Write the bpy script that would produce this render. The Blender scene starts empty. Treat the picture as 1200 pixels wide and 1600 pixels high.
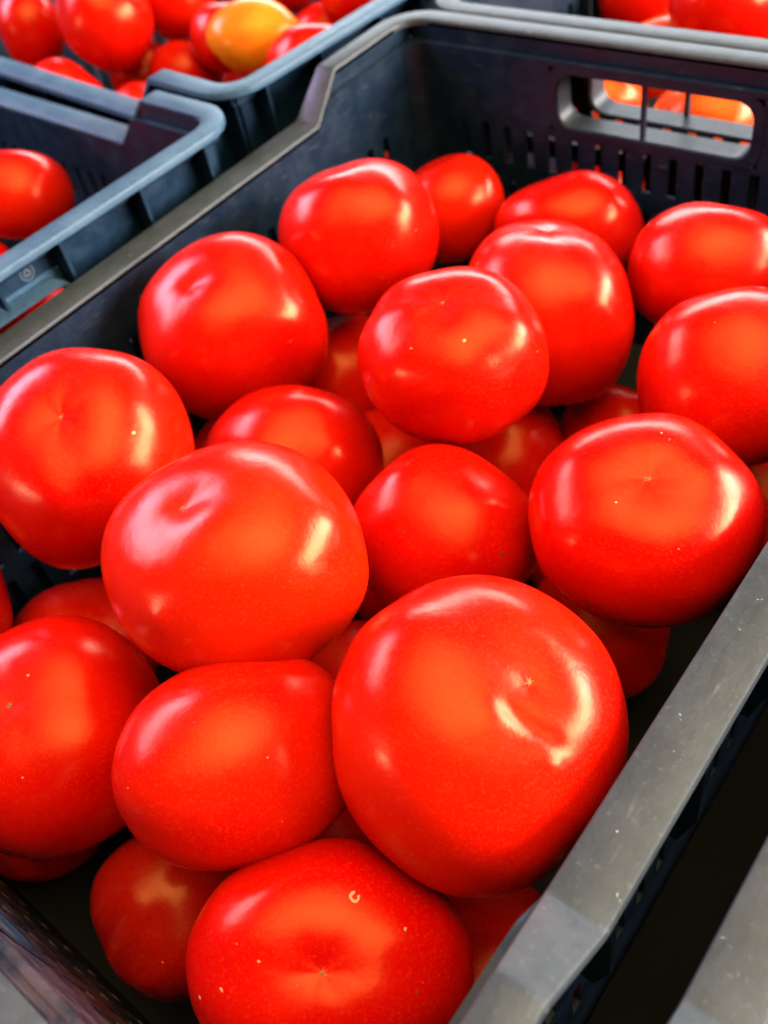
import bpy, bmesh, math, random
import numpy as np
from mathutils import Vector, Matrix

S = bpy.context.scene
COL = S.collection
R = math.radians

# ------------------------------------------------------------------ camera
CAM = np.array([0.45286, 0.02706, 0.26449])
RIGHT = np.array([0.77679892, 0.60785262, -0.16461662])
UP = np.array([-0.37384216, 0.65546066, 0.65621137])
FWD = np.array([-0.50677952, 0.44820364, -0.73640207])
FPX = 1470.73                                   # focal length in pixels of the 1200 x 1600 photograph
cd = bpy.data.cameras.new('camera')
cam = bpy.data.objects.new('camera', cd)
COL.objects.link(cam)
cd.sensor_fit = 'HORIZONTAL'
cd.sensor_width = 24.0
cd.lens = FPX / 1200 * 24
cd.clip_start = 0.01
cd.clip_end = 200
cd.dof.use_dof = True
cd.dof.focus_distance = 0.36
cd.dof.aperture_fstop = 7.8
m = Matrix.Identity(4)
for i in range(3):
    m[i][0], m[i][1], m[i][2], m[i][3] = RIGHT[i], UP[i], -FWD[i], CAM[i]
cam.matrix_world = m
S.camera = cam

# ------------------------------------------------------------------ light
w = bpy.data.worlds.new('World')
S.world = w
w.use_nodes = True
nt = w.node_tree
sky = nt.nodes.new('ShaderNodeTexSky')
sky.sky_type = 'NISHITA'
sky.sun_disc = False
sky.sun_elevation = R(40)
sky.sun_rotation = R(60)
nt.links.new(sky.outputs[0], nt.nodes['Background'].inputs[0])
nt.nodes['Background'].inputs[1].default_value = 0.006


def area(name, loc, target, sx, sy, radiance, color, soft=(0.2, 0.3)):
    l = bpy.data.lights.new(name, 'AREA')
    l.shape = 'RECTANGLE'
    l.size, l.size_y = sx, sy
    l.energy = radiance * sx * sy * 4
    l.color = color
    o = bpy.data.objects.new(name, l)
    COL.objects.link(o)
    o.location = loc
    l.use_nodes = True                   # brightness falls off softly towards the edges
    t = l.node_tree
    em = t.nodes['Emission']
    geo = t.nodes.new('ShaderNodeNewGeometry')
    sep = t.nodes.new('ShaderNodeSeparateXYZ')
    t.links.new(geo.outputs['Parametric'], sep.inputs[0])
    prev = None
    for i, e in ((0, soft[0]), (1, soft[1])):
        a = t.nodes.new('ShaderNodeMath')
        a.operation = 'SUBTRACT'
        a.inputs[1].default_value = 0.5
        t.links.new(sep.outputs[i], a.inputs[0])
        b = t.nodes.new('ShaderNodeMath')
        b.operation = 'ABSOLUTE'
        t.links.new(a.outputs[0], b.inputs[0])
        c = t.nodes.new('ShaderNodeMapRange')
        c.interpolation_type = 'SMOOTHSTEP'
        c.inputs['From Min'].default_value = 0.5
        c.inputs['From Max'].default_value = 0.5 - e
        t.links.new(b.outputs[0], c.inputs['Value'])
        if prev is None:
            prev = c.outputs[0]
        else:
            mu = t.nodes.new('ShaderNodeMath')
            mu.operation = 'MULTIPLY'
            t.links.new(prev, mu.inputs[0])
            t.links.new(c.outputs[0], mu.inputs[1])
            prev = mu.outputs[0]
    t.links.new(prev, em.inputs['Strength'])
    d = Vector(target) - Vector(loc)
    o.rotation_euler = d.to_track_quat('-Z', 'Y').to_euler()
    return o


TGT = (0.2, 0.3, -0.05)
# bright daylight coming through the market awning overhead, and the open sides of the stall
area('awning_light', (0.95, 0.25, 2.0), (0.95, 0.25, 0), 4.2, 4.0, 3.5, (1.0, 0.76, 0.36), (0.5, 0.5))
area('open_side_right', (2.1, 1.7, 0.75), TGT, 3.0, 1.3, 20.0, (1.0, 0.95, 0.92), (0.25, 0.4))
area('open_side_back', (-1.1, 2.9, 0.85), TGT, 3.6, 0.95, 5.5, (0.84, 0.92, 1.0), (0.2, 0.4))
area('open_side_left', (-2.0, -0.1, 1.35), TGT, 2.3, 1.2, 9.0, (0.76, 0.57, 1.0), (0.3, 0.4))
area('open_side_front', (-1.0, -2.5, 0.85), TGT, 0.5, 0.4, 22.0, (1.0, 0.88, 0.84), (0.3, 0.4))

S.view_settings.view_transform = 'Standard'
S.view_settings.look = 'None'
S.view_settings.exposure = 1.0
S.view_settings.gamma = 1.0
S.cycles.use_denoising = True
S.cycles.max_bounces = 6
S.cycles.diffuse_bounces = 1
S.cycles.sample_clamp_indirect = 6.0


# ------------------------------------------------------------------ materials
def newmat(name):
    mt = bpy.data.materials.new(name)
    mt.use_nodes = True
    t = mt.node_tree
    return mt, t, t.nodes['Principled BSDF']


def N(t, kind, **kw):
    n = t.nodes.new(kind)
    for k, v in kw.items():
        if k in n.inputs:
            n.inputs[k].default_value = v
        else:
            setattr(n, k, v)
    return n


def ramp(t, src, stops):
    r = t.nodes.new('ShaderNodeValToRGB')
    t.links.new(src, r.inputs[0])
    e = r.color_ramp.elements
    while len(e) < len(stops):
        e.new(0.5)
    for el, (p, c) in zip(e, stops):
        el.position = p
        el.color = (*c, 1) if len(c) == 3 else c
    return r


def mixc(t, fac, a, b):
    n = t.nodes.new('ShaderNodeMix')
    n.data_type = 'RGBA'
    for sock, v in ((n.inputs[0], fac), (n.inputs[6], a), (n.inputs[7], b)):
        if hasattr(v, 'links') or hasattr(v, 'is_output'):
            t.links.new(v, sock)
        else:
            sock.default_value = v if not isinstance(v, tuple) else (*v, 1)
    return n.outputs[2]


def tomato_mat(name, c1, c2, speck=(0.6, 0.2, 0.09), rough=0.235, patch=None):
    mt, t, b = newmat(name)
    tc = N(t, 'ShaderNodeTexCoord')
    oi = N(t, 'ShaderNodeObjectInfo')
    vec = N(t, 'ShaderNodeVectorMath', operation='ADD')
    rnd = N(t, 'ShaderNodeVectorMath', operation='SCALE', Scale=10.0)
    t.links.new(oi.outputs['Random'], rnd.inputs[0])
    t.links.new(tc.outputs['Object'], vec.inputs[0])
    t.links.new(rnd.outputs[0], vec.inputs[1])
    n1 = N(t, 'ShaderNodeTexNoise', Scale=22.0, Detail=3.0)
    t.links.new(vec.outputs[0], n1.inputs['Vector'])
    base = mixc(t, ramp(t, n1.outputs[0], [(0.35, (0, 0, 0)), (0.7, (1, 1, 1))]).outputs[0], c1, c2)
    hue = N(t, 'ShaderNodeMath', operation='MULTIPLY')
    hue.inputs[1].default_value = 0.55
    t.links.new(oi.outputs['Random'], hue.inputs[0])
    n7 = N(t, 'ShaderNodeTexNoise', Scale=9.0, Detail=1.0)
    t.links.new(vec.outputs[0], n7.inputs['Vector'])
    blush = N(t, 'ShaderNodeMath', operation='MULTIPLY')
    t.links.new(hue.outputs[0], blush.inputs[0])
    t.links.new(ramp(t, n7.outputs[0], [(0.4, (0, 0, 0)), (0.65, (1, 1, 1))]).outputs[0], blush.inputs[1])
    base = mixc(t, blush.outputs[0], base, (c2[0] * 1.08, c2[1] * 1.4 + 0.006, c2[2] * 1.5))
    if patch:
        n4 = N(t, 'ShaderNodeTexNoise', Scale=14.0, Detail=2.0)
        t.links.new(vec.outputs[0], n4.inputs['Vector'])
        base = mixc(t, ramp(t, n4.outputs[0], [(0.42, (0, 0, 0)), (0.62, (1, 1, 1))]).outputs[0], base, patch)
    # fine cellular mottling of the skin
    n2 = N(t, 'ShaderNodeTexNoise', Scale=900.0, Detail=2.0)
    t.links.new(vec.outputs[0], n2.inputs['Vector'])
    base = mixc(t, ramp(t, n2.outputs[0], [(0.52, (0, 0, 0)), (0.75, (0.38, 0.38, 0.38))]).outputs[0], base,
                (min(1, c2[0] * 1.2), c2[1] * 1.5 + 0.028, c2[2] * 1.5 + 0.003))
    # sparse pale specks
    vo = N(t, 'ShaderNodeTexVoronoi', Scale=130.0)
    t.links.new(vec.outputs[0], vo.inputs['Vector'])
    lt = N(t, 'ShaderNodeMath', operation='LESS_THAN')
    lt.inputs[1].default_value = 0.045
    t.links.new(vo.outputs['Distance'], lt.inputs[0])
    sep = N(t, 'ShaderNodeSeparateColor')
    t.links.new(vo.outputs['Color'], sep.inputs[0])
    gt = N(t, 'ShaderNodeMath', operation='GREATER_THAN')
    gt.inputs[1].default_value = 0.93
    t.links.new(sep.outputs[0], gt.inputs[0])
    mu = N(t, 'ShaderNodeMath', operation='MULTIPLY')
    t.links.new(lt.outputs[0], mu.inputs[0])
    t.links.new(gt.outputs[0], mu.inputs[1])
    base = mixc(t, mu.outputs[0], base, speck)
    t.links.new(base, b.inputs['Base Color'])
    n3 = N(t, 'ShaderNodeTexNoise', Scale=60.0, Detail=4.0)
    t.links.new(vec.outputs[0], n3.inputs['Vector'])
    rr = ramp(t, n3.outputs[0], [(0.3, (rough * 0.8,) * 3), (0.75, (rough * 1.35,) * 3)])
    t.links.new(rr.outputs[0], b.inputs['Roughness'])
    bp = N(t, 'ShaderNodeBump', Strength=0.05, Distance=0.0006)
    t.links.new(n2.outputs[0], bp.inputs['Height'])
    bp2 = N(t, 'ShaderNodeBump', Strength=0.12, Distance=0.004)
    t.links.new(n3.outputs[0], bp2.inputs['Height'])
    t.links.new(bp2.outputs[0], bp.inputs['Normal'])
    t.links.new(bp.outputs[0], b.inputs['Normal'])
    b.inputs['IOR'].default_value = 1.45
    b.inputs['Specular Tint'].default_value = (1.0, 0.52, 0.20, 1)
    b.inputs['Subsurface Weight'].default_value = 0.06
    b.inputs['Subsurface Radius'].default_value = (1.0, 0.12, 0.05)
    b.inputs['Subsurface Scale'].default_value = 0.006
    return mt


def plastic_mat(name, dark, worn, dust, wornpos=(0.45, 0.75), rough=(0.32, 0.6), streak=(60, 60, 60), speck=0.0, spec=0.3, scuff=0.0):
    mt, t, b = newmat(name)
    tc = N(t, 'ShaderNodeTexCoord')
    mp = N(t, 'ShaderNodeMapping')
    mp.inputs['Scale'].default_value = streak
    t.links.new(tc.outputs['Object'], mp.inputs[0])
    n1 = N(t, 'ShaderNodeTexNoise', Scale=1.0, Detail=6.0, Roughness=0.65)
    t.links.new(mp.outputs[0], n1.inputs['Vector'])
    base = mixc(t, ramp(t, n1.outputs[0], [(wornpos[0], (0, 0, 0)), (wornpos[1], (1, 1, 1))]).outputs[0], dark, worn)
    n2 = N(t, 'ShaderNodeTexNoise', Scale=420.0, Detail=4.0, Roughness=0.7)
    t.links.new(tc.outputs['Object'], n2.inputs['Vector'])
    base = mixc(t, ramp(t, n2.outputs[0], [(0.58, (0, 0, 0)), (0.78, (0.5, 0.5, 0.5))]).outputs[0], base, dust)
    if scuff:
        n6 = N(t, 'ShaderNodeTexNoise', Scale=1.0, Detail=5.0, Roughness=0.75)
        mp4 = N(t, 'ShaderNodeMapping')
        mp4.inputs['Scale'].default_value = (70, 70, 620)
        t.links.new(tc.outputs['Object'], mp4.inputs[0])
        t.links.new(mp4.outputs[0], n6.inputs['Vector'])
        base = mixc(t, ramp(t, n6.outputs[0], [(0.6, (0, 0, 0)), (0.78, (scuff,) * 3)]).outputs[0], base, (0.22, 0.18, 0.17))
    if speck:
        vo = N(t, 'ShaderNodeTexVoronoi', Scale=330.0)
        mp2 = N(t, 'ShaderNodeMapping')
        mp2.inputs['Rotation'].default_value = (0, 0, 0.7)
        mp2.inputs['Scale'].default_value = (1.0, 0.35, 1.0)
        wob = N(t, 'ShaderNodeVectorMath', operation='ADD')
        nw = N(t, 'ShaderNodeTexNoise', Scale=90.0, Detail=2.0)
        t.links.new(tc.outputs['Object'], nw.inputs['Vector'])
        ws = N(t, 'ShaderNodeVectorMath', operation='SCALE', Scale=0.02)
        t.links.new(nw.outputs['Color'], ws.inputs[0])
        t.links.new(tc.outputs['Object'], wob.inputs[0])
        t.links.new(ws.outputs[0], wob.inputs[1])
        t.links.new(wob.outputs[0], mp2.inputs[0])
        t.links.new(mp2.outputs[0], vo.inputs['Vector'])
        sp = ramp(t, vo.outputs['Distance'], [(0.03, (speck,) * 3), (0.11, (0, 0, 0))])
        sep = N(t, 'ShaderNodeSeparateColor')
        t.links.new(vo.outputs['Color'], sep.inputs[0])
        gt = N(t, 'ShaderNodeMath', operation='GREATER_THAN')
        gt.inputs[1].default_value = 0.86
        t.links.new(sep.outputs[1], gt.inputs[0])
        mu = N(t, 'ShaderNodeMath', operation='MULTIPLY')
        t.links.new(sp.outputs[0], mu.inputs[0])
        t.links.new(gt.outputs[0], mu.inputs[1])
        base = mixc(t, mu.outputs[0], base, (0.36, 0.37, 0.36))
        # rubbed streaks and darker handling marks
        n5 = N(t, 'ShaderNodeTexNoise', Scale=1.0, Detail=5.0, Roughness=0.7)
        mp3 = N(t, 'ShaderNodeMapping')
        mp3.inputs['Scale'].default_value = (260, 45, 200)
        mp3.inputs['Rotation'].default_value = (0, 0, 0.12)
        t.links.new(tc.outputs['Object'], mp3.inputs[0])
        t.links.new(mp3.outputs[0], n5.inputs['Vector'])
        base = mixc(t, ramp(t, n5.outputs[0], [(0.28, (0.55, 0.55, 0.55)), (0.45, (0, 0, 0))]).outputs[0], base, tuple(x * 0.45 for x in dark))
        base = mixc(t, ramp(t, n5.outputs[0], [(0.62, (0, 0, 0)), (0.8, (0.6, 0.6, 0.6))]).outputs[0], base, dust)
    t.links.new(base, b.inputs['Base Color'])
    rr = ramp(t, n1.outputs[0], [(0.3, (rough[0],) * 3), (0.7, (rough[1],) * 3)])
    t.links.new(rr.outputs[0], b.inputs['Roughness'])
    b.inputs['Specular IOR Level'].default_value = spec
    bp = N(t, 'ShaderNodeBump', Strength=0.35, Distance=0.0006)
    t.links.new(n2.outputs[0], bp.inputs['Height'])
    bp2 = N(t, 'ShaderNodeBump', Strength=0.3, Distance=0.002)
    t.links.new(n1.outputs[0], bp2.inputs['Height'])
    t.links.new(bp2.outputs[0], bp.inputs['Normal'])
    t.links.new(bp.outputs[0], b.inputs['Normal'])
    return mt


def plain_mat(name, c, rough=0.7):
    mt, t, b = newmat(name)
    tc = N(t, 'ShaderNodeTexCoord')
    n = N(t, 'ShaderNodeTexNoise', Scale=800.0, Detail=3.0)
    t.links.new(tc.outputs['Object'], n.inputs['Vector'])
    base = mixc(t, n.outputs[0], tuple(x * 0.6 for x in c), tuple(min(1, x * 1.35) for x in c))
    t.links.new(base, b.inputs['Base Color'])
    b.inputs['Roughness'].default_value = rough
    return mt


M = {
    'red': tomato_mat('tomato_red', (0.52, 0.0008, 0.0003), (0.58, 0.0035, 0.0004)),
    'warm': tomato_mat('tomato_warm_red', (0.54, 0.0015, 0.0004), (0.61, 0.007, 0.0006)),
    'deep': tomato_mat('tomato_red_shaded', (0.27, 0.0012, 0.0006), (0.36, 0.003, 0.001)),  # shade on the sunk lower-left tomato is put into this darker red
    'orange': tomato_mat('tomato_orange', (0.68, 0.20, 0.006), (0.74, 0.27, 0.009), patch=(0.68, 0.11, 0.006)),
    'orangered': tomato_mat('tomato_orange_red', (0.68, 0.03, 0.003), (0.72, 0.075, 0.005)),
    'wall': plastic_mat('crate_plastic', (0.0025, 0.011, 0.025), (0.005, 0.016, 0.033), (0.014, 0.022, 0.036), scuff=0.5),
    'wall_worn': plastic_mat('crate_plastic_worn', (0.006, 0.010, 0.018), (0.05, 0.032, 0.04), (0.09, 0.07, 0.07), wornpos=(0.42, 0.62), scuff=0.95),
    'rim': plastic_mat('crate_rim_plastic', (0.028, 0.034, 0.039), (0.044, 0.052, 0.058), (0.11, 0.12, 0.125),
                       streak=(35, 35, 35), rough=(0.38, 0.46), speck=0.9, spec=0.36),
    'wall_blue': plastic_mat('crate_plastic_blue', (0.003, 0.016, 0.036), (0.006, 0.027, 0.056), (0.02, 0.04, 0.065)),
    'rim_blue': plastic_mat('crate_rim_plastic_blue', (0.036, 0.082, 0.135), (0.062, 0.118, 0.175), (0.15, 0.21, 0.25),
                            streak=(30, 30, 30), rough=(0.35, 0.5), speck=0.5),
    'base': plain_mat('crate_base_plastic', (0.003, 0.004, 0.005), 0.9),
    'scar': plain_mat('scar_brown', (0.16, 0.085, 0.03)),
    'scar_pale': plain_mat('scar_pale', (0.42, 0.12, 0.03)),
    'fleck': plain_mat('fleck_cream', (0.62, 0.27, 0.14)),
    'dot': plain_mat('dot_brown', (0.10, 0.02, 0.006)),
    'mark': plain_mat('moulded_mark', (0.11, 0.14, 0.17), 0.5),
    'ground': plastic_mat('ground_asphalt', (0.004, 0.004, 0.004), (0.007, 0.007, 0.007), (0.012, 0.012, 0.012),
                          rough=(0.8, 0.95), streak=(9, 9, 9)),
}


# ------------------------------------------------------------------ helpers
def link(name, me, mat, parent=None, smooth=False):
    o = bpy.data.objects.new(name, me)
    COL.objects.link(o)
    if mat is not None and not me.materials:
        me.materials.append(mat)
    if parent is not None:
        o.parent = parent
    if smooth:
        me.polygons.foreach_set('use_smooth', [True] * len(me.polygons))
    return o


def mesh(name, v, f):
    me = bpy.data.meshes.new(name)
    me.from_pydata([tuple(map(float, x)) for x in v], [], f)
    me.update()
    return me


def tag(o, label, cat, group=None):
    o['label'] = label
    o['category'] = cat
    if group:
        o['group'] = group


# ------------------------------------------------------------------ crates
W, L, H = 0.390, 0.563, 0.232
HZ = 0.0                                 # extra drop of the hand hole
DA, DB, DD = 0.0773, 0.0306, 0.0243      # tall end length, slope run, drop of the long sides
STEP = 0.0135                            # stacking recess under the rim
RC = 0.012                               # inner corner radius
TH = 0.003


def prof(s):
    """rim height (0 = tall) along a long side"""
    s = min(s, L - s)
    if s <= DA:
        return 0.0
    if s >= DA + DB:
        return -DD
    return -DD * (s - DA) / DB


def to_xyz(side, s, u, z):
    """side frame -> crate frame (origin at the base centre)"""
    if side == 'near':
        x, y = s, -u
    elif side == 'far':
        x, y = s, L + u
    elif side == 'left':
        x, y = -u, s
    else:
        x, y = W + u, s
    return (x - W / 2, y - L / 2, z + H)


def wall_mesh(side, name):
    long = side in ('left', 'right')
    n = L if long else W
    slots = []
    pitch, sw = 0.0182, 0.0066
    k = int((n - 0.06) / pitch)
    s0 = n / 2 - (k - 1) * pitch / 2
    rows = ((-0.093, -0.065), (-0.137, -0.107), (-0.180, -0.150))
    for i in range(k):
        c = s0 + i * pitch
        for z0, z1 in rows:
            slots.append((c - sw / 2, c + sw / 2, z0 + HZ, z1 + HZ))
    if not long:
        slots.append((0.113, 0.259, -0.061 + HZ, -0.017 + HZ))
    xs = {0.0, n}
    zs = {-H + 0.003, -0.100 + HZ, -0.143 + HZ}
    for a, b, c, d in slots:
        xs |= {a, b}
        zs |= {c, d}
    if long:
        q = DA + DB * STEP / DD
        xs |= {q, DA + DB, n - q, n - DA - DB}
    xs = sorted(xs)
    zs = sorted(z for z in zs)
    zs = [z for z in zs if z < (-DD - 0.004 if long else -STEP)] + [None]     # None: the top edge

    def top(s):
        return min(-STEP, prof(s) - 0.002) if long else -STEP
    V, F, idx = [], [], {}

    def vid(i, j, u):
        key = (i, j, u)
        if key not in idx:
            z = zs[j] if zs[j] is not None else top(xs[i])
            idx[key] = len(V)
            V.append(to_xyz(side, xs[i], u, z))
        return idx[key]

    nx, nz = len(xs) - 1, len(zs) - 1

    def solid(i, j):
        if i < 0 or j < 0 or i >= nx or j >= nz:
            return False
        cx = (xs[i] + xs[i + 1]) / 2
        z1 = zs[j + 1] if zs[j + 1] is not None else top(cx)
        cz = (zs[j] + z1) / 2
        return not any(a < cx < b and c < cz < d for a, b, c, d in slots)
    for i in range(nx):
        for j in range(nz):
            if not solid(i, j):
                continue
            F.append((vid(i, j, 0), vid(i + 1, j, 0), vid(i + 1, j + 1, 0), vid(i, j + 1, 0)))
            F.append((vid(i, j, TH), vid(i, j + 1, TH), vid(i + 1, j + 1, TH), vid(i + 1, j, TH)))
            for di, dj, a, b in ((-1, 0, (i, j), (i, j + 1)), (1, 0, (i + 1, j), (i + 1, j + 1)),
                                 (0, -1, (i, j), (i + 1, j)), (0, 1, (i, j + 1), (i + 1, j + 1))):
                if not solid(i + di, j + dj):
                    F.append((vid(*a, 0), vid(*b, 0), vid(*b, TH), vid(*a, TH)))

    # recessed band above the stacking ledge
    def band(pa, pb, pc, pd):
        o = len(V)
        for u in (0.005, 0.0075):
            for s, z in (pa, pb, pc, pd):
                V.append(to_xyz(side, s, u, z))
        F.extend([(o, o + 1, o + 2, o + 3), (o + 4, o + 7, o + 6, o + 5)])
        F.extend([(o + a, o + (a + 1) % 4, o + 4 + (a + 1) % 4, o + 4 + a) for a in range(4)])
        o = len(V)                       # the ledge itself
        for u, z in ((TH - 0.0002, pa[1] - 0.0004), (0.0075, pa[1] - 0.0004)):
            for s in (pa[0], pb[0]):
                V.append(to_xyz(side, s, u, z))
        F.append((o, o + 1, o + 3, o + 2))
    e = 0.005
    if long:
        q = DA + DB * STEP / DD
        band((-e, -STEP), (q, -STEP), (DA, -0.002), (-e, -0.002))
        band((n - q, -STEP), (n + e, -STEP), (n + e, -0.002), (n - DA, -0.002))
    else:
        band((-e, -STEP), (n + e, -STEP), (n + e, -0.002), (-e, -0.002))
    me = mesh(name, V, F)
    bm = bmesh.new()
    bm.from_mesh(me)
    bmesh.ops.recalc_face_normals(bm, faces=bm.faces)
    bm.to_mesh(me)
    bm.free()
    return me


def rim_mesh():
    path = []                            # base point, outward normal, height, inner edge offset

    def uin(s, long):
        h = prof(s) if long else 0.0
        return 0.005 * (1 + h / DD) if long else 0.005

    def side(p0, d, nrm, n, long):
        ss = [RC, n - RC]
        if long:
            for q in (DA, DA + DB):
                for e in (-0.0018, 0.0, 0.0018):
                    ss += [q + e, n - q - e]
            ss += [0.18, 0.28, 0.38]
        else:
            ss += [0.13, 0.26]
        for s in sorted(set(ss)):
            h = prof(s) if long else 0.0
            if long:                     # soften the knees of the profile
                h = (prof(s - 0.0018) + prof(s) + prof(s + 0.0018)) / 3
            path.append((np.array(p0) + np.array(d) * s, np.array(nrm), h, uin(s, long)))

    def corner(c, a0):
        for k in range(1, 6):
            a = a0 + math.pi / 2 * k / 6
            nrm = np.array((math.cos(a), math.sin(a)))
            path.append((np.array(c) + nrm * RC, nrm, 0.0, 0.005))
    side((0, 0), (1, 0), (0, -1), W, False)
    corner((W - RC, RC), -math.pi / 2)
    side((W, 0), (0, 1), (1, 0), L, True)
    corner((W - RC, L - RC), 0)
    side((W, L), (-1, 0), (0, 1), W, False)
    corner((RC, L - RC), math.pi / 2)
    side((0, L), (0, -1), (-1, 0), L, True)
    corner((RC, RC), math.pi)
    V, F = [], []
    for b, nrm, h, ui in path:
        sec = [(ui, -0.004), (ui, -0.0012), (ui + 0.0004, -0.0004), (ui + 0.0013, 0), (0.0195, 0), (0.0205, -0.0004), (0.021, -0.0014),
               (0.021, -0.0048), (0.0192, -0.0048), (0.0192, -0.004)]
        for u, z in sec:
            p = b + nrm * u
            V.append((p[0] - W / 2, p[1] - L / 2, H + h + z))
    k, n = 10, len(path)
    for i in range(n):
        for j in range(k):
            a, b2 = i * k + j, i * k + (j + 1) % k
            c, d = ((i + 1) % n) * k + (j + 1) % k, ((i + 1) % n) * k + j
            F.append((a, d, c, b2))
    me = mesh('rim', V, F)
    me.polygons.foreach_set('use_smooth', [True] * len(me.polygons))
    bm = bmesh.new()
    bm.from_mesh(me)
    bmesh.ops.recalc_face_normals(bm, faces=bm.faces)
    bm.to_mesh(me)
    bm.free()
    me.set_sharp_from_angle(angle=R(30))
    return me


def box_mesh(name, x0, x1, y0, y1, z0, z1):
    v = [(x, y, z) for z in (z0, z1) for y in (y0, y1) for x in (x0, x1)]
    f = [(0, 2, 3, 1), (4, 5, 7, 6), (0, 1, 5, 4), (2, 6, 7, 3), (0, 4, 6, 2), (1, 3, 7, 5)]
    return mesh(name, v, f)


def handle_mesh(side):
    """rounded hand hole with its deep collar, set into the wall"""
    x0, x1, z0, z1, r = 0.118, 0.254, -0.0575 + HZ, -0.0205 + HZ, 0.012
    ring = []
    for cx, cz, a0 in ((x1 - r, z1 - r, 0), (x0 + r, z1 - r, 90), (x0 + r, z0 + r, 180), (x1 - r, z0 + r, 270)):
        for k in range(7):
            a = R(a0 + 15 * k)
            ring.append((cx + r * math.cos(a), cz + r * math.sin(a)))
    mx, mz = (x0 + x1) / 2, (z0 + z1) / 2
    outer = [(mx + (x - mx) * 1.0 + math.copysign(0.0062, x - mx), mz + (z - mz) + math.copysign(0.0045, z - mz)) for x, z in ring]
    n = len(ring)
    inner = [(mx + (x - mx) * 0.985, mz + (z - mz) * 0.96) for x, z in ring]
    wide = [(mx + (x - mx) * 1.02, mz + (z - mz) * 1.08) for x, z in ring]
    plate = [(outer, -0.0004), (ring, -0.0004), (inner, 0.0012)]
    collar = [(inner, 0.0012), (inner, 0.0175), (ring, 0.0185), (wide, 0.0185), (wide, 0.0034), (outer, 0.0034)]
    out = []
    for name, rings in (('handle_frame', plate), ('handle_collar', collar)):
        V, F = [], []
        for rg_, u in rings:
            for x, z in rg_:
                V.append(to_xyz(side, x, u, z))
        for q in range(len(rings) - 1):
            for k in range(n):
                F.append((q * n + k, q * n + (k + 1) % n, (q + 1) * n + (k + 1) % n, (q + 1) * n + k))
        me = mesh(name, V, F)
        me.polygons.foreach_set('use_smooth', [True] * len(me.polygons))
        me.set_sharp_from_angle(angle=R(35))
        out.append(me)
    return out


def bar_mesh(side):
    V = [to_xyz(side, s, u, z) for z in (-0.058 + HZ, -0.020 + HZ) for u in (0.0006, 0.0042) for s in (0.180, 0.1826)]
    F = [(0, 2, 3, 1), (4, 5, 7, 6), (0, 1, 5, 4), (2, 6, 7, 3), (0, 4, 6, 2), (1, 3, 7, 5)]
    return mesh('handle_bar', V, F)


def corner_mesh():
    V, F = [], []
    n = 8
    for z in (0.003, H - STEP):
        for k in range(n + 1):
            a = math.pi + math.pi / 2 * k / n
            V.append((RC + RC * math.cos(a) + 0.0003, RC + RC * math.sin(a) + 0.0003, z))
        V.append((-0.002, -0.002, z))
    k2 = n + 2
    for k in range(n):
        F.append((k, k + 1, k2 + k + 1, k2 + k))
    F.append(tuple(range(k2 - 1, -1, -1)))
    F.append(tuple(range(k2, 2 * k2)))
    return mesh('corner_post', V, F)


def rib_mesh(poly):
    V = [(x, u, z) for x in (-0.001, 0.001) for u, z in poly]
    n = len(poly)
    F = [tuple(range(n)), tuple(range(2 * n - 1, n - 1, -1))] + [(k, k + n, (k + 1) % n + n, (k + 1) % n) for k in range(n)]
    return mesh('rib', V, F)



def build_meshes(da, db, dd, hz):
    """one set of shared meshes for each of the two crate models"""
    global DA, DB, DD, HZ
    DA, DB, DD, HZ = da, db, dd, hz
    ms = {'rim': rim_mesh(), 'corner': corner_mesh(),
          'base': box_mesh('base', -W / 2 - 0.003, W / 2 + 0.003, -L / 2 - 0.003, L / 2 + 0.003, 0.0, 0.008),
          'rib': rib_mesh([(0.0046, 0), (0.0152, 0), (0.0152, -0.062), (0.009, -0.088), (0.0001, -0.088), (0.0001, -0.0105), (0.0046, -0.0105)]),
          'rib_short': rib_mesh([(0.0046, 0), (0.0152, 0), (0.0152, -0.0115 + HZ), (0.0001, -0.0115 + HZ), (0.0001, -0.0105), (0.0046, -0.0105)])}
    for sd in ('near', 'far', 'left', 'right'):
        ms['wall_' + sd] = wall_mesh(sd, 'wall')
    for sd in ('near', 'far'):
        ms['handle_' + sd], ms['collar_' + sd] = handle_mesh(sd)
        ms['bar_' + sd] = bar_mesh(sd)
    ms['prof'] = {q: prof(q + L / 2) for q in LONG_RIBS}
    return ms


SHORT_RIBS = (-0.18, -0.125, -0.0615, -0.0155, 0.0155, 0.0615, 0.125, 0.18)
LONG_RIBS = (-0.262, -0.225, -0.165, -0.10, -0.035, 0.035, 0.10, 0.165, 0.225, 0.262)
MODEL = {False: build_meshes(0.0773, 0.0306, 0.0243, 0.0), True: build_meshes(0.070, 0.035, 0.036, -0.009)}


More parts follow.
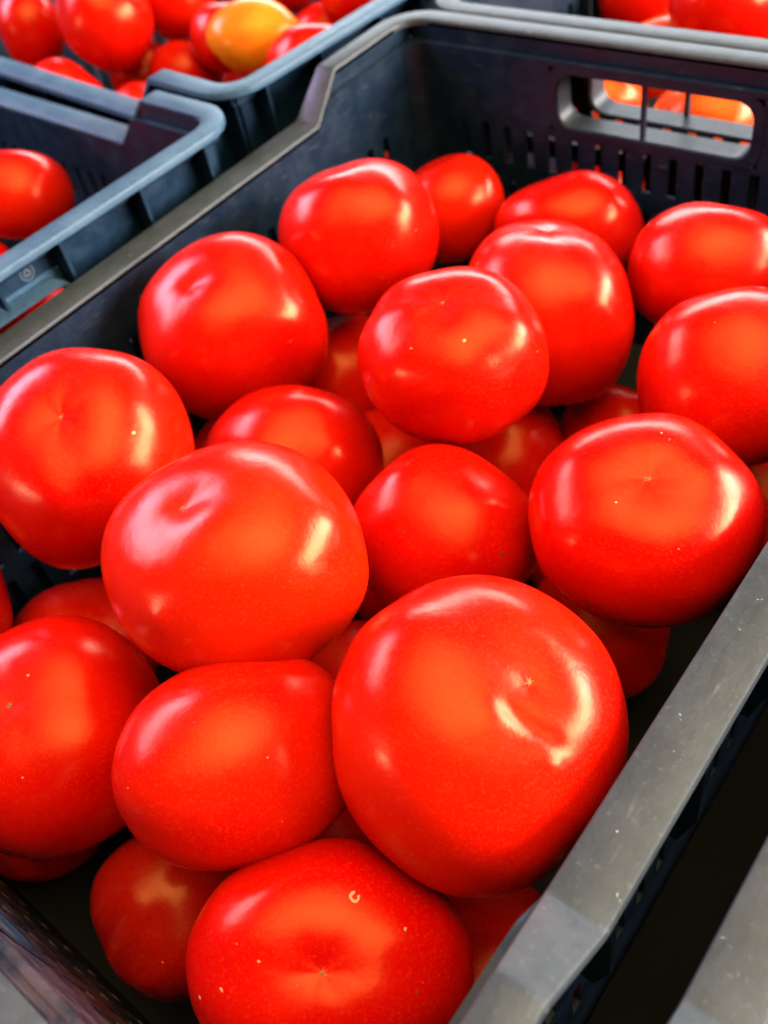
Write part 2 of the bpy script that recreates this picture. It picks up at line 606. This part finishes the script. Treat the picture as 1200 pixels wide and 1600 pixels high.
def crate(loc, rz, blue, label):
    root = bpy.data.objects.new('tomato_crate', None)
    COL.objects.link(root)
    root.location = loc
    root.rotation_euler.z = rz
    root.empty_display_size = 0.05
    tag(root, label, 'crate', 'plastic crates of tomatoes set side by side')
    MESH = MODEL[blue]
    wm, rm = (M['wall_blue'], M['rim_blue']) if blue else (M['wall'], M['rim'])

    def part(name, me, mat, loc=(0, 0, 0), rot=0, smooth=False):
        o = bpy.data.objects.new(name, me)
        COL.objects.link(o)
        o.parent = root
        o.location = loc
        o.rotation_euler.z = rot
        if not me.materials:
            me.materials.append(mat)
        o.material_slots[0].link = 'OBJECT'
        o.material_slots[0].material = mat
        return o
    part('base', MESH['base'], M['base'])
    for sd in ('near', 'far', 'left', 'right'):
        wl = part('wall', MESH['wall_' + sd], M['wall_worn'] if sd == 'near' and not blue else wm)
        if sd in ('near', 'far'):
            h = part('handle_frame', MESH['handle_' + sd], wm)
            h.parent = wl
            c = part('handle_collar', MESH['collar_' + sd], rm)
            c.parent = wl
            b = part('handle_bar', MESH['bar_' + sd], wm)
            b.parent = wl
    part('rim', MESH['rim'], rm)
    for x, y, a in ((-W / 2, -L / 2, 0), (W / 2, -L / 2, 90), (W / 2, L / 2, 180), (-W / 2, L / 2, 270)):
        part('corner_post', MESH['corner'], wm, (x, y, 0), R(a))
    for s in SHORT_RIBS:
        rb = MESH['rib_short' if -0.07 < s < 0.05 else 'rib']
        part('rib', rb, wm, (s, -L / 2 - 0.0032, H - 0.0042), R(180))
        part('rib', rb, wm, (s, L / 2 + 0.0032, H - 0.0042), 0)
    for s in LONG_RIBS:
        h = MESH['prof'][s]
        part('rib', MESH['rib'], wm, (-W / 2 - 0.0032, s, H - 0.0042 + h - 0.0008), R(90))
        part('rib', MESH['rib'], wm, (W / 2 + 0.0032, s, H - 0.0042 + h - 0.0008), R(-90))
    return root


# ground the crates stand on
g = link('ground', box_mesh('ground', -4, 4, -4, 4, -H - 0.1, -H - 0.0015), M['ground'])
g['kind'] = 'structure'

crate((W / 2, L / 2, -H), 0, False, 'dark plastic crate in the middle heaped with large red tomatoes')
crate((W / 2 + 0.4565, L / 2 - 0.004, -H), 0, False, 'grey rimmed crate at the right edge, past the black gap')
# crates turned a quarter, long side across
def turned(outer_corner, ang):
    """centre of a quarter-turned crate whose far right (or near right) outer corner is given"""
    (cx, cy, sy) = outer_corner
    a = R(ang)
    dx, dy = -(L / 2 + 0.021), -sy * (W / 2 + 0.021)
    return (cx + dx * math.cos(a) - dy * math.sin(a), cy + dx * math.sin(a) + dy * math.cos(a), -H)


c1 = crate(turned((-0.0245, 0.416, 1), -2.0), R(90 - 2.0), True, 'bluish plastic crate at the left edge, beside the middle crate')
crate(turned((-0.047, 0.424, -1), -4.0), R(90 - 4.0), True, 'bluish plastic crate at top left holding the orange tomato')
crate((W / 2 + 0.012, L + 0.0428 + L / 2, -H), 0, False, 'dark plastic crate behind the far handle at top right')


# moulded recycling mark on the outside of the left crate
def mark_mesh():
    V, F = [], []

    def strip(pts, wd):
        o = len(V)
        for i, (x, z) in enumerate(pts):
            a, b = pts[max(0, i - 1)], pts[min(len(pts) - 1, i + 1)]
            dx, dz = b[0] - a[0], b[1] - a[1]
            q = math.hypot(dx, dz)
            V.append((x - dz / q * wd, 0, z + dx / q * wd))
            V.append((x + dz / q * wd, 0, z - dx / q * wd))
        F.extend([(o + 2 * k, o + 2 * k + 1, o + 2 * k + 3, o + 2 * k + 2) for k in range(len(pts) - 1)])
    r = 0.0045
    strip([(r * math.cos(2 * math.pi * k / 24), r * math.sin(2 * math.pi * k / 24)) for k in range(25)], 0.00035)
    for k in range(3):
        a0, a1 = R(90 + 120 * k + 14), R(90 + 120 * k + 106)
        p0 = (0.0032 * math.cos(R(90 + 120 * k)), 0.0032 * math.sin(R(90 + 120 * k)))
        p1 = (0.0032 * math.cos(R(210 + 120 * k)), 0.0032 * math.sin(R(210 + 120 * k)))
        q0 = (p0[0] * 0.85 + p1[0] * 0.15, p0[1] * 0.85 + p1[1] * 0.15)
        q1 = (p0[0] * 0.15 + p1[0] * 0.85, p0[1] * 0.15 + p1[1] * 0.85)
        strip([q0, q1], 0.0005)
    return mesh('recycling_mark', V, F)


near_wall = [c for c in c1.children if c.name.startswith('wall')][0]
mk = link('recycling_mark', mark_mesh(), M['mark'], near_wall)
mk.location = (0.041, -L / 2 - 0.0036, H - 0.0190)

# ------------------------------------------------------------------ tomatoes
def project(P):
    q = P - CAM
    x, y, z = q @ RIGHT, q @ UP, q @ FWD
    return 600 + FPX * x / z, 800 - FPX * y / z


def unit_dirs(axis, nu, nv):
    axis = axis / np.linalg.norm(axis)
    h = np.array([0.3, 0.9, 0.2]) if abs(axis[1]) < 0.8 else np.array([0.9, 0.2, 0.3])
    e1 = np.cross(axis, h)
    e1 /= np.linalg.norm(e1)
    e2 = np.cross(axis, e1)
    th = [0.0]
    ths, phs, D = [], [], []
    for i in range(nv + 1):
        t = math.pi * i / nv
        if i in (0, nv):
            ths.append(t)
            phs.append(0.0)
            D.append(axis * math.cos(t))
            continue
        for j in range(nu):
            p = 2 * math.pi * j / nu
            ths.append(t)
            phs.append(p)
            D.append(axis * math.cos(t) + (e1 * math.cos(p) + e2 * math.sin(p)) * math.sin(t))
    F = []
    for j in range(nu):
        F.append((0, 1 + j, 1 + (j + 1) % nu))
    for i in range(nv - 2):
        a, b = 1 + i * nu, 1 + (i + 1) * nu
        for j in range(nu):
            F.append((a + j, b + j, b + (j + 1) % nu, a + (j + 1) % nu))
    last = 1 + (nv - 1) * nu
    a = 1 + (nv - 2) * nu
    for j in range(nu):
        F.append((last, a + (j + 1) % nu, a + j))
    return np.array(ths), np.array(phs), np.array(D), F


def radial(th, ph, D, rng, oblate, lobe, nlobe, dimple, stem, bumps):
    s, c = np.sin(th), np.cos(th)
    r = 1 / np.sqrt(s ** 2 + (c / oblate) ** 2)
    # shoulders: slightly squarer than an ellipsoid
    r *= 1 + 0.025 * np.cos(4 * th) * -1
    p0, p1 = rng.uniform(0, 6.28, 2)
    r *= 1 + lobe * (np.cos(nlobe * ph + p0) * s ** 2 + 0.5 * np.cos((nlobe + 2) * ph + p1) * s ** 2)
    for _ in range(5):
        k = rng.normal(size=3) * 1.7
        r *= 1 + 0.011 * np.cos(D @ k + rng.uniform(0, 6.28))
    for _ in range(8):                   # small unevenness that makes the highlights wander
        k = rng.normal(size=3) * 5.0
        r *= 1 + 0.0021 * np.cos(D @ k + rng.uniform(0, 6.28))
    # blossom end and stem end
    r -= dimple * np.exp(-(th / 0.32) ** 2) + 0.012 * np.exp(-(th / 0.10) ** 2)
    r -= stem * np.exp(-((math.pi - th) / 0.34) ** 2)
    pleat = np.cos(6 * ph + p0) * np.exp(-((th - 0.22) / 0.16) ** 2)
    r += 0.035 * dimple * pleat
    for bd, amp, wd in bumps:
        ang = np.arccos(np.clip(D @ bd, -1, 1))
        r += amp * np.exp(-(ang / wd) ** 2)
    return r


def scar_mesh(kind, rng):
    """star-shaped scar with uneven arms, flat cap slightly domed"""
    n, V = 7, [(0, 0, 0.00035)]
    for k in range(2 * n):
        a = math.pi * k / n + rng.uniform(-0.12, 0.12)
        rr = (0.0013 * rng.uniform(0.6, 2.0)) if k % 2 == 0 else 0.0005
        V.append((rr * math.cos(a), rr * math.sin(a), 0.0003 if k % 2 else 0.00025))
    F = [(0, 1 + k, 1 + (k + 1) % (2 * n)) for k in range(2 * n)]
    return mesh('blossom_scar', V, F)


def disc_mesh(name, r, rng, ring=False):
    V, F = [], []
    n = 9
    if ring:
        for k in range(10):
            a = 5.2 * k / 9
            for q in (0.55, 1.0):
                rr = r * q * rng.uniform(0.9, 1.1)
                V.append((rr * math.cos(a), rr * math.sin(a), 0.00025))
        F = [(2 * k, 2 * k + 1, 2 * k + 3, 2 * k + 2) for k in range(9)]
    else:
        V.append((0, 0, 0.0003))
        for k in range(n):
            a = 2 * math.pi * k / n
            rr = r * rng.uniform(0.75, 1.2)
            V.append((rr * math.cos(a), rr * math.sin(a) * 0.75, 0.0001))
        F = [(0, 1 + k, 1 + (k + 1) % n) for k in range(n)]
    return mesh(name, V, F)


def place_on(o, p, nrm, parent, spin=0.0):
    q = Vector(nrm).to_track_quat('Z', 'Y')
    o.parent = parent
    o.location = tuple(float(x) for x in p)
    o.rotation_mode = 'QUATERNION'
    o.rotation_quaternion = q


seedn = [0]


def tomato(label, bbox, pos, axis=None, mat='red', oblate=0.88, lobe=0.012, nlobe=4, dimple=0.035, stem=0.05,
           bumps=(), stretch=None, spots=(), scar=True, res=(72, 44), group='tomatoes heaped in the middle crate'):
    """bbox: outline in the photograph's pixels; pos: centre in metres. Shape is modelled in a frame that
    faces the photographer, then sized so that its outline has the measured width and height."""
    seedn[0] += 1
    rng = np.random.default_rng(100 + seedn[0])
    x0, y0, x1, y1 = bbox
    cx, cy, rx, ry = (x0 + x1) / 2, (y0 + y1) / 2, (x1 - x0) / 2, (y1 - y0) / 2

    def d_of(px, py, back=False):
        u, v = (px - cx) / rx, -(py - cy) / ry
        q = u * u + v * v
        w_ = math.sqrt(max(0.02, 1 - q))
        d = np.array([u, v, -w_ if back else w_])
        return d / np.linalg.norm(d)
    vis_axis = axis is not None and len(axis) == 2
    ax = d_of(*axis) if vis_axis else (np.array(axis, float) if axis is not None else rng.normal(size=3) * (1, 1, .12))
    th, ph, D, F = unit_dirs(ax, *res)
    bl = []
    for b in bumps:
        if len(b) == 4:
            bl.append((d_of(b[0], b[1]), b[2], b[3]))
    for b in bumps:
        if len(b) == 6:
            n = 7
            for k in range(n):
                f = k / (n - 1)
                bl.append((d_of(b[0] + (b[2] - b[0]) * f, b[1] + (b[3] - b[1]) * f), b[4] * (0.55 if k in (0, n - 1) else 1.0) / 2.0, b[5]))
    r = radial(th, ph, D, rng, oblate, lobe, nlobe, dimple, stem, bl)
    X = D * r[:, None]
    if stretch:
        a, k = R(stretch[0]), stretch[1]
        e = np.array([math.cos(a), math.sin(a), 0])
        X = X + np.outer(X @ e, e) * (k - 1)
    P0 = np.array(pos, float)
    depth = np.linalg.norm(P0 - CAM)
    sx, sy = rx / FPX * depth, ry / FPX * depth
    dv = (P0 - CAM) / depth
    rv = RIGHT - dv * (RIGHT @ dv)
    rv /= np.linalg.norm(rv)
    uv = np.cross(rv, dv)
    uv = uv if uv @ UP > 0 else -uv
    for it in range(8):
        P = P0 + sx * np.outer(X[:, 0], rv) + sy * np.outer(X[:, 1], uv) - 0.5 * (sx + sy) * np.outer(X[:, 2], dv)
        px, py = project(P)
        bw, bh = px.max() - px.min(), py.max() - py.min()
        sx *= (x1 - x0) / bw
        sy *= (y1 - y0) / bh
        P0 = P0 + rv * ((cx - (px.max() + px.min()) / 2) / FPX * depth) - uv * ((cy - (py.max() + py.min()) / 2) / FPX * depth)
    Lc = P - P0
    me = mesh('tomato', Lc, F)
    o = link('tomato', me, M[mat], None, True)
    o.location = tuple(float(x) for x in P0)
    tag(o, label, 'tomato', group)
    nr = np.zeros((len(me.vertices), 3))
    for i, v in enumerate(me.vertices):
        nr[i] = v.normal
    if vis_axis and scar:
        nn = nr[0]
        s1 = link('blossom_scar', scar_mesh('pale', rng), M['scar_pale'])
        place_on(s1, Lc[0] + nn * 0.0001, nn, o)
        s2 = link('scar_tip', disc_mesh('scar_tip', 0.0007, rng), M['scar'])
        s2.location = (0, 0, 0.0003)
        s2.parent = s1
    for spx, spy, size, kind in spots:
        dd = (px - spx) ** 2 + (py - spy) ** 2 + np.where((nr @ -dv) > 0.1, 0, 1e9)
        i = int(np.argmin(dd))
        sp = link('skin_blemish', disc_mesh('skin_blemish', size, rng, kind == 'ring'), M['dot' if kind == 'dot' else 'fleck'])
        place_on(sp, Lc[i], nr[i], o)
    return o


MID = 'tomatoes heaped in the middle crate'
# the front ones
tomato('largest tomato in front, creased beside its blossom scar, touching the right rim', (517, 898, 983, 1405), (0.335, 0.150, -0.051),
       (840, 1068), 'warm', 0.86, 0.012, 4, 0.02, 0.1,
       bumps=((795, 1108, 884, 1184, -0.045, 0.068), (915, 1120, 0.03, 0.3), (770, 1130, 0.02, 0.16), (870, 1195, 0.03, 0.14), (620, 1040, 0.02, 0.35), (525, 1150, -0.02, 0.2)),
       res=(120, 72), spots=((860, 1118, 0.0004, 'dot'),))
tomato('tomato with a round pale scar at the bottom edge, blossom end facing up', (290, 1308, 742, 1722), (0.325, 0.060, -0.095),
       (499, 1542), 'red', 0.84, 0.014, 5, 0.06, 0.1, bumps=((430, 1420, 0.03, 0.3), (500, 1580, 0.02, 0.2)), res=(110, 66),
       spots=((557, 1402, 0.0019, 'ring'), (347, 1544, 0.0009, 'fleck'), (313, 1556, 0.0008, 'fleck'), (628, 1452, 0.0007, 'fleck'), (402, 1500, 0.0006, 'fleck'), (648, 1548, 0.0006, 'dot')))
tomato('pear-like lopsided tomato lying left of the largest front tomato', (174, 1020, 565, 1362), (0.257, 0.092, -0.061),
       (-0.9, -0.35, -0.3), 'warm', 0.95, 0.01, 3, 0.02, 0.02,
       bumps=((392, 1030, -0.075, 0.26), (490, 1075, 0.012, 0.4), (255, 1240, 0.035, 0.35), (450, 1180, -0.03, 0.4), (300, 1100, 0.02, 0.3)),
       stretch=(24, 1.16), res=(100, 60), spots=((302, 1132, 0.0005, 'dot'), (420, 1187, 0.0004, 'fleck')))
tomato('big shiny tomato left of centre, dimple at its upper left', (157, 688, 576, 1070), (0.212, 0.153, -0.030),
       (262, 782), 'warm', 0.86, 0.014, 4, 0.012, 0.05,
       bumps=((250, 800, 300, 760, -0.012, 0.2), (300, 830, 0.012, 0.3), (500, 815, 0.022, 0.2), (505, 885, -0.012, 0.12), (248, 965, 0.018, 0.12), (430, 760, 0.02, 0.3)),
       res=(120, 72), spots=((508, 792, 0.0005, 'dot'),))
tomato('large tomato cut by the left edge, star scar in a wide dimple', (-42, 543, 305, 890), (0.083, 0.166, -0.044),
       (80, 648), 'red', 0.84, 0.014, 5, 0.05, 0.1,
       bumps=((85, 790, 0.035, 0.2), (100, 700, -0.02, 0.25), (170, 630, 0.02, 0.25)), res=(100, 60), spots=((204, 675, 0.0011, 'fleck'),))
tomato('tomato low at the left edge, beside the pear-like one', (-105, 960, 262, 1345), (0.154, 0.060, -0.096),
       (2, 1102), 'red', 0.9, 0.02, 4, 0.02, 0.1,
       bumps=((90, 1010, 0.02, 0.25), (150, 1230, -0.02, 0.25)), res=(90, 54), spots=((44, 1052, 0.0007, 'fleck'), (35, 1215, 0.0005, 'fleck')))
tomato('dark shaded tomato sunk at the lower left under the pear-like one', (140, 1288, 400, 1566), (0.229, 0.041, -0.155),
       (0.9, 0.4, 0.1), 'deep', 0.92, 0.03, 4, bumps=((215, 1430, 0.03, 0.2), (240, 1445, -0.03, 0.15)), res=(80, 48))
tomato('tomato near the left wall with a pinched dimple, highest on that side', (215, 362, 513, 657), (0.054, 0.299, -0.064),
       (292, 440), 'red', 0.88, 0.02, 4, 0.022, 0.05,
       bumps=((285, 445, 325, 418, -0.012, 0.13), (320, 470, 0.02, 0.25), (450, 500, 0.02, 0.25), (440, 420, 0.015, 0.2)), res=(90, 54), scar=False)
tomato('tall rounded tomato by the left wall, farthest of the large ones there', (435, 247, 686, 492), (0.077, 0.395, -0.054),
       (0.3, -0.9, -0.2), 'red', 0.92, 0.016, 4, bumps=((520, 290, 0.03, 0.3), (625, 330, 0.03, 0.3), (560, 280, -0.02, 0.2)))
tomato('small tomato in the far left corner of the middle crate', (625, 240, 790, 412), (0.074, 0.495, -0.092),
       (0.3, -0.9, -0.2), 'red', 0.92, 0.012, 4)
tomato('tomato in the middle of the heap with a scar on its top', (558, 416, 858, 697), (0.210, 0.313, -0.040),
       (684, 462), 'red', 0.86, 0.016, 5, 0.05, 0.1,
       bumps=((640, 470, 0.02, 0.25), (810, 520, 0.025, 0.3), (690, 485, -0.02, 0.2)), res=(100, 60),
       spots=((725, 531, 0.0011, 'fleck'), (643, 546, 0.0006, 'fleck')))
tomato('tomato standing on edge right behind the middle one', (722, 343, 992, 634), (0.211, 0.399, -0.072),
       (856, 350), 'red', 0.86, 0.018, 4, 0.03, 0.1, bumps=((930, 460, 0.03, 0.25), (880, 520, -0.015, 0.3)), stretch=(-60, 1.1),
       spots=((858, 580, 0.0006, 'dot'),))
tomato('flattened tomato in front of the handle wall, at its left', (772, 266, 1007, 445), (0.160, 0.507, -0.093),
       (0.3, -0.9, -0.1), 'red', 0.95, 0.008, 4, stem=0.02, bumps=((950, 320, 0.015, 0.25),))
tomato('wide tomato cut by the right edge, under the handle', (980, 315, 1240, 530), (0.278, 0.462, -0.064),
       (-0.2, -0.95, 0.0), 'red', 0.94, 0.008, 4, stem=0.02, spots=((1144, 330, 0.0009, 'fleck'),))
tomato('tomato cut by the right edge, above the one with the pale star', (995, 447, 1290, 742), (0.327, 0.381, -0.062),
       (0.2, -0.95, 0.1), 'red', 0.9, 0.014, 4, bumps=((1080, 520, 0.02, 0.3),))
tomato('large tomato against the right rim with a pale star scar', (825, 645, 1198, 982), (0.336, 0.277, -0.057),
       (1024, 738), 'red', 0.82, 0.012, 5, 0.055, 0.1, bumps=((1024, 680, 0.025, 0.35), (1120, 740, 0.02, 0.25), (900, 720, 0.015, 0.25)), res=(100, 60),
       spots=((1048, 688, 0.0007, 'dot'), (1034, 680, 0.0006, 'fleck'), (964, 786, 0.0006, 'fleck')))
tomato('tapering tomato with a brown dot just behind the largest one', (546, 693, 848, 985), (0.244, 0.247, -0.088),
       (-0.7, 0.7, -0.1), 'red', 0.95, 0.014, 3, bumps=((640, 740, 0.03, 0.35), (740, 790, 0.03, 0.3), (800, 740, -0.05, 0.35)), stretch=(-38, 1.1),
       spots=((788, 862, 0.0010, 'dot'), (632, 832, 0.0006, 'dot')))
tomato('half hidden tomato between the dimpled one and the middle one', (313, 601, 600, 850), (0.133, 0.253, -0.098),
       (0.2, 0.9, -0.2), 'red', 0.88, 0.012, 4, bumps=((520, 700, 0.035, 0.2), (500, 640, 0.03, 0.25)))
tomato('deep tomato seen in the gap left of the middle one', (440, 488, 630, 690), (0.060, 0.368, -0.155),
       None, 'red', 0.9)
tomato('shaded tomato in the gap right below the middle one', (690, 600, 884, 830), (0.207, 0.348, -0.150),
       (-0.4, 0.9, 0), 'red', 0.95, bumps=((860, 650, -0.03, 0.4),))
tomato('shaded tomato with a pale nick above the star-scarred one', (868, 598, 1060, 795), (0.254, 0.404, -0.163),
       None, 'red', 0.9, spots=((968, 614, 0.0016, 'fleck'),))
tomato('sliver of a tomato at the left edge between two large ones', (-230, 835, 20, 1060), (0.036, 0.072, -0.094),
       None, 'red', 0.9)

# crate at top left
TL = 'tomatoes in the crate at top left'
def tl(label, bbox, pos, mat='red', **kw):
    return tomato(label, bbox, pos, kw.pop('axis', None), mat, group=kw.pop('group', TL), res=(56, 34), **kw)
tl('red tomato in the top left corner of the picture', (-8, -22, 102, 112), (-0.517, 0.572, -0.066))
tl('large red tomato at the top, second from the left corner', (86, -62, 240, 114), (-0.407, 0.591, -0.050))
tl('red tomato just above the low rim of the top left crate', (36, 90, 174, 220), (-0.406, 0.516, -0.098))
tl('red tomato below right of the large one in the top left crate', (168, 58, 282, 172), (-0.422, 0.623, -0.123))
tl('red tomato directly left of the orange one', (232, 62, 350, 172), (-0.354, 0.625, -0.115), 'warm')
tl('red tomato cut by the top edge, up left of the orange one', (220, -70, 338, 64), (-0.395, 0.676, -0.065))
tl('pinkish red tomato tucked behind the orange one', (296, 2, 425, 115), (-0.301, 0.651, -0.083))
tl('unripe orange tomato in the top left crate', (322, -6, 482, 124), (-0.235, 0.627, -0.066), 'orange', axis=(-0.8, -0.6, 0.1),
   lobe=0.004, oblate=0.95)
tl('red tomato low between the orange one and the rim', (414, 36, 575, 175), (-0.160, 0.620, -0.080))
tl('red tomato right behind the orange one', (450, 0, 585, 112), (-0.239, 0.724, -0.105))
tl('red tomato at the right end of the top left crate', (500, -72, 640, 52), (-0.184, 0.724, -0.060))
tl('red tomato barely in view above the orange one', (375, -115, 502, 24), (-0.322, 0.755, -0.063))
tl('sliver of red tomato at the left edge over the low rim', (-95, 85, 22, 195), (-0.544, 0.500, -0.101))
G1 = 'tomatoes in the crate at the left edge'
tl('tomato alone in the left crate, cut by the picture edge', (-58, 234, 117, 374), (-0.232, 0.345, -0.066), 'warm', group=G1)
tl('tomato just showing over the left crate rim', (-120, 366, 62, 510), (-0.218, 0.279, -0.099), 'warm', group=G1)
G3 = 'tomatoes in the crate behind'
tl('red tomato at the top, left of two behind the far rim', (933, -80, 1080, 74), (0.051, 0.816, -0.078), group=G3)
tl('large red tomato in the top right corner behind the far rim', (1043, -72, 1222, 88), (0.148, 0.758, -0.052), group=G3)
tl('orange tomato peeping over the far rim', (948, 21, 1112, 155), (0.094, 0.762, -0.099), 'orangered', group=G3)
tl('orange red tomato seen through the left half of the handle', (862, 100, 1012, 236), (0.089, 0.674, -0.102), 'orangered', group=G3)
tl('orange tomato seen through the right half of the handle', (1010, 122, 1195, 290), (0.183, 0.660, -0.098), 'orangered', group=G3)

# lower layers, mostly covered
FILL = {
    'buried red tomato in the lower layer of the middle crate': [
        (0.04, 0.2, -0.178, 0.042), (0.11, 0.042, -0.178, 0.044), (0.351, 0.513, -0.178, 0.041), (0.263, 0.107, -0.178, 0.041),
        (0.042, 0.285, -0.178, 0.044), (0.153, 0.489, -0.177, 0.045), (0.197, 0.265, -0.178, 0.043), (0.127, 0.193, -0.176, 0.046),
        (0.279, 0.332, -0.179, 0.041), (0.066, 0.118, -0.166, 0.045), (0.13, 0.406, -0.178, 0.041), (0.217, 0.18, -0.176, 0.046),
        (0.179, 0.1, -0.178, 0.044), (0.279, 0.242, -0.178, 0.044), (0.335, 0.4, -0.176, 0.046), (0.347, 0.103, -0.177, 0.045),
        (0.129, 0.32, -0.177, 0.045), (0.305, 0.288, -0.178, 0.042)],
    'buried red tomato in the lower layer of the top left crate': [
        (-0.183, 0.5, -0.177, 0.045), (-0.108, 0.643, -0.178, 0.043), (-0.454, 0.501, -0.176, 0.046), (-0.114, 0.549, -0.178, 0.044),
        (-0.325, 0.592, -0.178, 0.044), (-0.311, 0.501, -0.176, 0.046), (-0.168, 0.703, -0.178, 0.042), (-0.343, 0.693, -0.176, 0.046),
        (-0.246, 0.559, -0.177, 0.045), (-0.491, 0.585, -0.176, 0.046), (-0.207, 0.788, -0.178, 0.042), (-0.258, 0.647, -0.176, 0.046),
        (-0.406, 0.575, -0.178, 0.042), (-0.182, 0.612, -0.178, 0.041),
        (-0.485, 0.51, -0.12, 0.039), (-0.335, 0.545, -0.125, 0.041)],
    'buried red tomato in the lower layer of the left crate': [
        (-0.358, 0.184, -0.178, 0.042), (-0.238, 0.066, -0.176, 0.046), (-0.258, 0.227, -0.176, 0.046),
        (-0.183, 0.183, -0.177, 0.045), (-0.153, 0.271, -0.178, 0.043), (-0.2, 0.341, -0.178, 0.044), (-0.28, 0.311, -0.177, 0.045),
        (-0.284, 0.142, -0.176, 0.046), (-0.16, 0.102, -0.178, 0.044)],
    'buried red tomato in the lower layer of the crate behind': [
        (0.088, 0.665, -0.178, 0.043), (0.201, 0.74, -0.178, 0.042), (0.299, 0.778, -0.177, 0.045), (0.239, 0.842, -0.175, 0.047),
        (0.12, 0.744, -0.178, 0.042), (0.176, 0.938, -0.177, 0.045), (0.26, 0.677, -0.178, 0.043), (0.156, 0.823, -0.177, 0.045),
        (0.307, 0.899, -0.177, 0.045), (0.179, 0.667, -0.178, 0.042)],
}
rg = np.random.default_rng(5)
VAR = []
for q in range(4):
    th, ph, D, F = unit_dirs(np.array([0, 0, 1.0]), 40, 24)
    r = radial(th, ph, D, np.random.default_rng(40 + q), 0.88, 0.02, 4 + q % 2, 0.04, 0.1, [])
    me = mesh('tomato', D * r[:, None], F)
    me.polygons.foreach_set('use_smooth', [True] * len(me.polygons))
    me.materials.append(M['red'])
    VAR.append(me)
k = 0
for lab, items in FILL.items():
    for x, y, z, r in items:
        o = bpy.data.objects.new('tomato', VAR[k % 4])
        COL.objects.link(o)
        o.location = (x, y, z)
        o.scale = (r, r, r)
        o.rotation_euler = (rg.uniform(0, 6.28), rg.uniform(0, 6.28), rg.uniform(0, 6.28))
        tag(o, lab, 'tomato', lab.replace('buried red tomato', 'buried tomatoes'))
        k += 1
